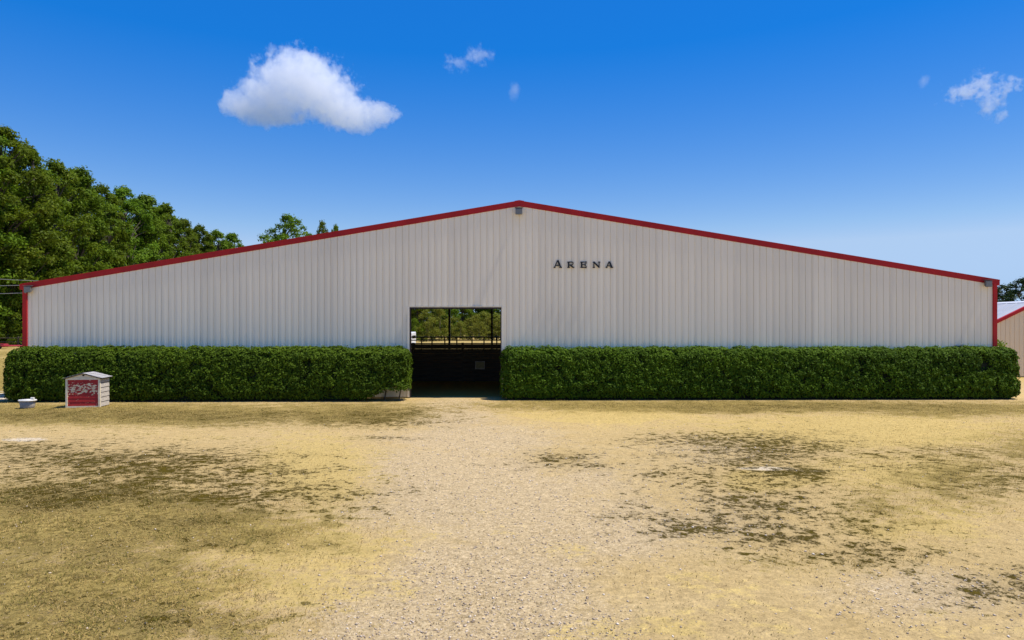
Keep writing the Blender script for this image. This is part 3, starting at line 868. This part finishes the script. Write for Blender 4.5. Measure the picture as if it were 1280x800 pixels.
# ------------------------------------------------------------------ trees
def tree_mesh(seed, Ht=25.0, spread=5.2, base=.14, nclump=62, per=190, mat='tree_leaf', leaf=.30, shape='round'):
    r = np.random.default_rng(seed)
    rr = random.Random(seed)
    cl = []
    for i in range(nclump):
        t = (i + r.random()) / nclump                                  # height fraction in the crown
        if shape == 'round':
            env = math.sin(math.pi * min(1, max(0.02, t * .90 + .10))) ** .6
        else:
            env = (1 - abs(t - .35) * 1.0) * .9
        a = r.random() * 2 * math.pi
        rad = spread * env * (r.random() ** .45)
        z = Ht * (base + (1 - base) * t) * (.985)
        size = rr.uniform(.65, 1.5) * (1.0 - .3 * t)
        cl.append((math.cos(a) * rad, math.sin(a) * rad, min(z, Ht - size * .5), size))
    cl.append((rr.uniform(-.5, .5), rr.uniform(-.5, .5), Ht - .8, 1.0))
    Cs, Us, Ws, Ts = [], [], [], []
    for cx, cy, cz, s in cl:
        n = int(per * (s / 1.3) ** 2 * rr.uniform(.7, 1.15))
        v = r.normal(size=(n, 3)); v /= np.linalg.norm(v, axis=1, keepdims=True)
        v[:, 2] = np.where(v[:, 2] < -.55, -v[:, 2] * .5, v[:, 2])
        rad = (r.random(n) ** .4)[:, None]
        lob = 1 + .35 * np.sin(v[:, :1] * 5 + cx) * np.cos(v[:, 1:2] * 5 + cy)
        C = np.array([cx, cy, cz]) + v * rad * s * lob * np.array([1.1, 1.1, .95])
        dn = v * .7 + np.array([0, 0, .3]) + r.normal(size=(n, 3)) * .5
        dn /= np.linalg.norm(dn, axis=1, keepdims=True)
        x_ = r.normal(size=(n, 3))
        U = np.cross(dn, x_); U /= np.linalg.norm(U, axis=1, keepdims=True)
        W = np.cross(dn, U)
        sz = (leaf * r.uniform(.45, 1.05, n))[:, None]
        ct = rr.uniform(-.16, .2)
        Cs.append(C); Us.append(U * sz); Ws.append(W * sz * .5)
        Ts.append(np.clip(r.beta(2.2, 2.4, n) * .8 + ct, 0, 1))
    crown = cards('crown', np.concatenate(Cs), np.concatenate(Us), np.concatenate(Ws), M[mat], np.concatenate(Ts))
    mb = MB()
    bend = [(rr.uniform(-.25, .25) * k, rr.uniform(-.25, .25) * k, Ht * .92 * k / 6) for k in range(7)]
    mb.tube(bend, [Ht * .0135 * (1 - .145 * k) for k in range(7)], 9)
    for cx, cy, cz, s in cl[::2]:
        k = min(5, max(1, int((cz - 2.2) / (Ht * .92) * 6)))
        p0 = Vector(bend[k]); p1 = Vector((cx, cy, cz))
        if p1.z < p0.z - 1:
            continue
        mid = (p0 + p1) / 2 + Vector((0, 0, .5))
        mb.tube([p0, mid, p1], [Ht * .0042, Ht * .0028, Ht * .001], 5, False)
    return crown, mb.mesh('trunk', M['bark'], True)

variants = [tree_mesh(s, 25, sp, .06, 150, 420, leaf=.25) for s, sp in ((1, 5.0), (2, 5.8), (3, 4.6), (4, 5.3), (5, 5.6))]
sparse = tree_mesh(21, 25, 5.0, .5, 80, 300, leaf=.26)
pine = tree_mesh(31, 20, 3.4, .42, 34, 210, 'pine_leaf', .30, 'pine')
bush_y = [tree_mesh(s, 8, 3.6, .03, 34, 170, 'tree_leaf_yellow', .26) for s in (41, 42)]
bush_g = [tree_mesh(s, 8, 3.4, .02, 34, 170, 'tree_leaf', .26) for s in (51, 52)]

def plant(name, label, cat, v, Ht, x, y, H, group, wide=1.0):
    o = thing(name, label, cat, (x, y, tz(x, y) - .05), random.uniform(0, 6.28), group)
    k = H / Ht
    linked('trunk', v[1], o, scale=(k * wide, k * wide, k))
    linked('crown', v[0], o, scale=(k * wide, k * wide, k))
    return o

G1 = 'trees of the wood beside the arena'
row = [(-30, 146, 78), (6, 160, 81), (40, 186, 85), (70, 203, 90), (100, 211, 96), (128, 232, 102), (155, 234, 109), (182, 243, 116), (205, 256, 123), (228, 274, 130), (250, 282, 137), (271, 288, 142), (290, 291, 147)]
for i, (px, py, Y) in enumerate(row):
    p_ = at(px, py, Y)
    plant('broadleaf_tree', 'tall dense green broadleaf tree in the edge of the wood behind the red roof trim', 'tree', variants[i % 5], 25, p_.x, Y, p_.z - tz(p_.x, Y), G1)
for i, (px, py, Y) in enumerate([(-12, 178, 90), (22, 192, 93), (52, 214, 97), (85, 224, 104), (114, 236, 110), (142, 246, 117), (168, 250, 124), (194, 262, 132), (217, 272, 139), (240, 288, 146), (-50, 190, 96), (262, 296, 152)]):
    p_ = at(px, py, Y)
    plant('broadleaf_tree', 'tall dense green broadleaf tree in the edge of the wood behind the red roof trim', 'tree', variants[(i * 3 + 2) % 5], 25, p_.x, Y, p_.z - tz(p_.x, Y), G1)
for i, (px, py, Y) in enumerate([(-16, 300, 79.5), (4, 330, 80.5), (20, 318, 82), (38, 310, 84), (12, 372, 78.5), (-8, 380, 79)]):
    p_ = at(px, py, Y)
    plant('understory_tree', 'low shady tree filling the foot of the wood beside the overhead cables', 'tree', bush_g[i % 2], 8, p_.x, Y, p_.z - tz(p_.x, Y), 'low trees at the foot of the wood', .75)
p_ = at(361, 273, 135)
plant('broadleaf_tree', 'thin crowned tree rising alone above the arena roof slope', 'tree', sparse, 25, p_.x, 135, p_.z, None, 1.05)
for px, py, Y, w_ in ((402, 280, 158, .42), (419, 284, 160, .42)):
    p_ = at(px, py, Y)
    plant('broadleaf_tree', 'wispy treetop barely showing over the arena roof slope', 'tree', sparse, 25, p_.x, Y, p_.z, 'wispy treetops over the arena roof', w_)
for i, (px, py, Y) in enumerate([(1254, 356, 96), (1277, 348, 90), (1264, 362, 104), (1300, 350, 94), (1242, 363, 100)]):
    p_ = at(px, py, Y)
    plant('pine_tree', 'dark pine with clumped crown behind the barn roof', 'tree', pine, 20, p_.x, Y, p_.z, 'pines behind the barn', 1.5)
# beyond the open far end of the arena
for i, (px, py, Y) in enumerate([(505, 330, 172), (524, 345, 168), (543, 350, 176), (560, 355, 180), (578, 358, 205), (596, 352, 210), (614, 350, 208), (632, 352, 204), (490, 340, 176), (650, 350, 200), (513, 360, 190), (534, 356, 192), (552, 362, 196), (569, 366, 222), (587, 362, 226), (605, 360, 228), (623, 362, 224)]):
    p_ = at(px, py, Y)
    plant('broadleaf_tree', 'full green tree at the far side of the field beyond the arena', 'tree', variants[(i + 1) % 5], 25, p_.x, Y, p_.z, 'trees seen through the arena', 1.2)
for i, (px, py, Y) in enumerate([(533, 388, 150), (549, 384, 156), (518, 398, 148)]):
    p_ = at(px, py, Y)
    plant('leafy_shrub', 'yellowing leafy shrub under the far trees seen through the doorway', 'shrub', bush_y[i % 2] if i < 2 else bush_g[0], 8, p_.x, Y, p_.z, 'yellowing shrubs seen through the arena', .8)
for i, (px, py, Y) in enumerate([(575, 402, 165), (588, 398, 168), (600, 403, 162), (611, 396, 170), (620, 392, 172), (630, 392, 168), (566, 396, 172), (594, 394, 178), (606, 390, 180)]):
    p_ = at(px, py, Y)
    plant('leafy_shrub', 'pale olive shrub in the sunny field seen through the doorway', 'shrub', bush_y[(i + 1) % 2], 8, p_.x, Y, max(4.5, p_.z), 'olive shrubs seen through the arena', 1.1)
plant('round_shrub', 'rounded olive shrub between the arena corner and the tan barn', 'shrub', bush_g[0], 8, 28.05, 40, 2.7, None, 1.0)

# ------------------------------------------------------------------ cables and their pole
px_, py_ = -41.0, 39.0
pole = thing('utility_pole', 'wooden utility pole carrying the cables to the arena corner', 'utility pole', (px_, py_, tz(px_, py_)))
MB().tube([(0, 0, -.2), (0, 0, 4), (.05, 0, 8.2)], [.16, .14, .11], 10).build('shaft', M['pole_wood'], pole, True)
MB().box(-.9, .9, -.16, -.06, 7.3, 7.42).build('crossarm', M['pole_wood'], pole)
ends = [('upper', at(92, 352, 40), Vector((px_ + .5, py_ - .1, 7.45))), ('middle', at(30, 356.5, 32.1), Vector((px_, py_ - .1, 6.7))), ('lower', at(33, 366, 31.9), Vector((px_, py_ - .1, 6.1)))]
for nm_, a, b_ in ends:
    pts = []
    for k in range(15):
        t = k / 14
        q_ = a.lerp(b_, t)
        q_.z -= 4 * t * (1 - t) * .35
        pts.append(q_)
    c_ = MB().tube(pts, .014, 5).build('overhead_cable', M['cable'])
    tag(c_, {'upper': 'highest overhead cable, passing behind the red roof edge', 'middle': 'middle overhead cable ending at the red roof corner', 'lower': 'lowest overhead cable ending at the wall corner below the eave'}[nm_], 'cable', 'cables to the arena corner')

# ------------------------------------------------------------------ grass blades, weeds, stones
def scatter(n, umin, umax, vmin, vmax):
    """points spread evenly on the ground inside the part of the yard that the photo shows"""
    Ymin, Ymax = F * H0 / (vmax - HY), F * H0 / (vmin - HY)
    out = []
    Y = rng.uniform(Ymin, Ymax, n)
    X = rng.uniform(-.80, .80, n) * Y
    return X, Y

def blades(name, n, fn, hmin, hmax, mat, seed_v):
    Y = 6.6 + (31.2 - 6.6) * rng.random(n) ** 1.25
    X = rng.uniform(-.80, .80, n) * Y
    mk_ = masks(X, Y)
    clump = np.array([mnoise.noise(Vector((x_ * 1.6, y_ * 1.6, seed_v))) + .6 * mnoise.noise(Vector((x_ * 5, y_ * 5, seed_v + 5))) for x_, y_ in zip(X, Y)])
    pr = fn(mk_, clump)
    k = rng.random(n) < pr
    X, Y, clump = X[k], Y[k], clump[k]
    N = len(X)
    h = rng.uniform(hmin, hmax, N) * (1 + .5 * np.clip(clump, -1, 1))
    Z = terrain(X, Y)
    az = rng.uniform(0, 2 * np.pi, N)
    lean = rng.uniform(.35, 1.45, N)
    U = np.stack([np.cos(az) * np.sin(lean), np.sin(az) * np.sin(lean), np.cos(lean)], -1) * (h / 2)[:, None]
    wv = np.stack([-np.sin(az), np.cos(az), np.zeros(N)], -1) * (.0035 + .00016 * Y)[:, None]
    C = np.stack([X, Y, Z + .004], -1) + U
    tone = np.clip(rng.beta(2, 2, N) + .25 * clump, 0, 1)
    o = linked(name, cards(name, C, U, wv, mat, tone, 0.0))
    o['kind'] = 'stuff'
    return o
M['dry_blade'] = leaf_mat('dry_blade', (.26, .18, .05), (.52, .38, .12), (.66, .50, .20), .7, .25)
M['green_blade'] = leaf_mat('green_blade', (.10, .10, .014), (.22, .19, .035), (.40, .31, .08), .7, .25)
M['weed_blade'] = leaf_mat('weed_blade', (.03, .023, .003), (.06, .047, .006), (.13, .10, .018), 1.0, .15)
o = blades('dry_grass', 230000, lambda m, c: np.clip((m['grn'] * .9 + m['yel'] * .35 - .2) * (1.0 + 1.2 * c), 0, 1), .02, .06, M['dry_blade'], 3)
o['label'] = 'short dry straw coloured grass over the yard'
o = blades('green_grass', 200000, lambda m, c: np.clip((m['grn'] - .25) * (.45 + 1.6 * c), 0, 1), .02, .06, M['green_blade'], 17)
o['label'] = 'short green grass patches near the hedges'
o = blades('ground_weeds', 160000, lambda m, c: np.clip((m['moss'] - .25) * (-.35 + 2.6 * c), 0, 1), .010, .030, M['weed_blade'], 29)
o['label'] = 'dark low weeds in patches on the dirt yard'

def pebbles(n):
    Y = 6.6 + (24 - 6.6) * rng.random(n) ** 1.8
    X = rng.uniform(-.80, .80, n) * Y
    m = masks(X, Y)
    k = rng.random(n) < np.clip(.06 + m['grav'] * .9 - m['grn'] * .5 - m['yel'] * .25, 0.03, 1)
    X, Y = X[k], Y[k]
    N = len(X)
    s = (.004 + .013 * rng.random(N) ** 3.2) * (1 + .02 * Y)
    Z = terrain(X, Y) + s * .25
    base = np.array([(1, 0, 0), (-1, 0, 0), (0, 1, 0), (0, -1, 0), (0, 0, 1), (0, 0, -1)], float)
    V = base[None] * (1 + .35 * rng.normal(size=(N, 6, 1)).clip(-1, 1)) * s[:, None, None] * np.array([1.25, 1.0, .7])
    a = rng.uniform(0, 6.28, N)
    ca, sa = np.cos(a)[:, None], np.sin(a)[:, None]
    V = np.stack([V[..., 0] * ca - V[..., 1] * sa, V[..., 0] * sa + V[..., 1] * ca, V[..., 2]], -1) + np.stack([X, Y, Z], -1)[:, None]
    tri = np.array([(0, 2, 4), (2, 1, 4), (1, 3, 4), (3, 0, 4), (2, 0, 5), (1, 2, 5), (3, 1, 5), (0, 3, 5)])
    Fc = (np.arange(N)[:, None, None] * 6 + tri[None]).reshape(-1)
    me_ = bpy.data.meshes.new('gravel')
    me_.vertices.add(N * 6); me_.vertices.foreach_set('co', V.astype(np.float32).reshape(-1))
    me_.loops.add(len(Fc)); me_.loops.foreach_set('vertex_index', Fc.astype(np.int32))
    me_.polygons.add(len(Fc) // 3); me_.polygons.foreach_set('loop_start', np.arange(0, len(Fc), 3, dtype=np.int32))
    t_ = me_.attributes.new('tone', 'FLOAT', 'POINT'); t_.data.foreach_set('value', np.repeat(rng.random(N), 6).astype(np.float32))
    bb = NT('gravel_stone')
    tn = bb.attr('tone')
    cc = bb.mix(bb.ramp(tn, 0, .8), (.26, .19, .12), (.62, .50, .36))
    cc = bb.mix(bb.ramp(tn, .86, 1), cc, (.80, .70, .55))
    me_.materials.append(bb.surface(bb.principled(cc, .85, spec=.3)))
    me_.update(calc_edges=True)
    o_ = linked('gravel', me_)
    o_['kind'] = 'stuff'
    o_['label'] = 'loose pale gravel scattered over the dirt drive'
pebbles(60000)

# ------------------------------------------------------------------ clouds: real volumes far beyond the trees
def cloud(label, Y, lobes, density, nscale, cut, seed_v, wisp=0.0, step=1.0, soft=.22):
    """lobes: (px, py, rx, ry) in photo pixels at depth Y; one hull, density from lobes and noise"""
    k = Y / F
    cen = [at(px, py, Y) for px, py, _, _ in lobes]
    c0 = sum(cen, Vector()) / len(cen)
    bm_ = bmesh.new()
    for (px, py, rx, ry), c_ in zip(lobes, cen):
        mt = Matrix.Translation(c_ - c0) @ Matrix.Diagonal((rx * k * 1.6, max(rx, ry) * k * 1.3, ry * k * 1.6, 1))
        bmesh.ops.create_icosphere(bm_, subdivisions=2, radius=1.0, matrix=mt)
    hull = bmesh.ops.convex_hull(bm_, input=bm_.verts)
    keepv = {v for g in hull['geom'] if isinstance(g, bmesh.types.BMFace) for v in g.verts}
    keepf = {g for g in hull['geom'] if isinstance(g, bmesh.types.BMFace)}
    bmesh.ops.delete(bm_, geom=[f for f in bm_.faces if f not in keepf], context='FACES_ONLY')
    bmesh.ops.delete(bm_, geom=[v for v in bm_.verts if v not in keepv], context='VERTS')
    bmesh.ops.recalc_face_normals(bm_, faces=bm_.faces)
    me_ = bpy.data.meshes.new('cloud'); bm_.to_mesh(me_); bm_.free()
    bb = NT('cloud_vapour')
    oc = bb.objco()
    wob = bb.node('ShaderNodeTexNoise', {'Vector': bb.scaled(oc, (1 / k,) * 3), 'Scale': nscale, 'Detail': 8.0, 'Roughness': .66})
    nz_ = wob.outputs['Fac']
    best = None
    for (px, py, rx, ry), c_ in zip(lobes, cen):
        v = bb.node('ShaderNodeVectorMath', {0: oc, 1: tuple(c_ - c0)}, operation='SUBTRACT').outputs[0]
        v = bb.scaled(v, (1 / (rx * k), 1 / (max(rx, ry) * .85 * k), 1 / (ry * k)))
        d = bb.node('ShaderNodeVectorMath', {0: v}, operation='LENGTH').outputs['Value']
        best = d if best is None else bb.node('ShaderNodeMath', {0: best, 1: d, 2: .25}, operation='SMOOTH_MIN').outputs[0]
    s_ = bb.math('SUBTRACT', 1.0, best)
    s_ = bb.math('ADD', s_, bb.math('MULTIPLY', bb.math('SUBTRACT', nz_, .5), cut))
    if wisp:
        s_ = bb.math('SUBTRACT', s_, wisp)
    dens = bb.math('MULTIPLY', bb.ramp(s_, 0.0, soft), density)
    pv = bb.node('ShaderNodeVolumePrincipled', {'Color': (1.0, 1.0, 1.0), 'Density': dens, 'Anisotropy': .1})
    bb.t.links.new(pv.outputs[0], bb.out.inputs['Volume'])
    bb.m.cycles.volume_step_rate = step
    me_.materials.append(bb.m)
    o_ = linked('cloud', me_, None, tuple(c0))
    return tag(o_, label, 'cloud')
cloud('big puffy white cumulus cloud with a flat trailing tail', 3000,
      [(375, 100, 52, 34), (345, 118, 44, 26), (400, 118, 46, 30), (300, 130, 26, 18), (430, 140, 40, 20), (470, 143, 30, 12), (335, 140, 44, 16), (448, 155, 26, 11), (378, 80, 26, 14)],
      .0085, .07, 2.3, 1, step=.25, soft=.14)
cloud('torn wispy white cloud over the barn side of the sky', 3000, [(1228, 108, 30, 20), (1242, 128, 22, 20), (1262, 104, 22, 12), (1204, 116, 26, 14), (1250, 145, 14, 12)], .014, .085, 4.2, 2, .42, .4, .5)
cloud('faint broken wisp of cloud high above the roof peak', 3000, [(597, 70, 26, 15), (570, 78, 22, 12)], .007, .10, 4.0, 3, .42, .4, .5)
cloud('small upright wisp of cloud above the roof peak', 3000, [(643, 113, 10, 15)], .005, .09, 1.8, 4, .2, .6, .5)
cloud('tiny shred of cloud just over the big cumulus', 3000, [(341, 60, 10, 6)], .006, .09, 1.6, 5, .2, .6, .5)
cloud('tiny shred of cloud beside the torn wisp over the barn', 3000, [(1155, 101, 8, 11)], .006, .09, 1.8, 6, .2, .6, .5)
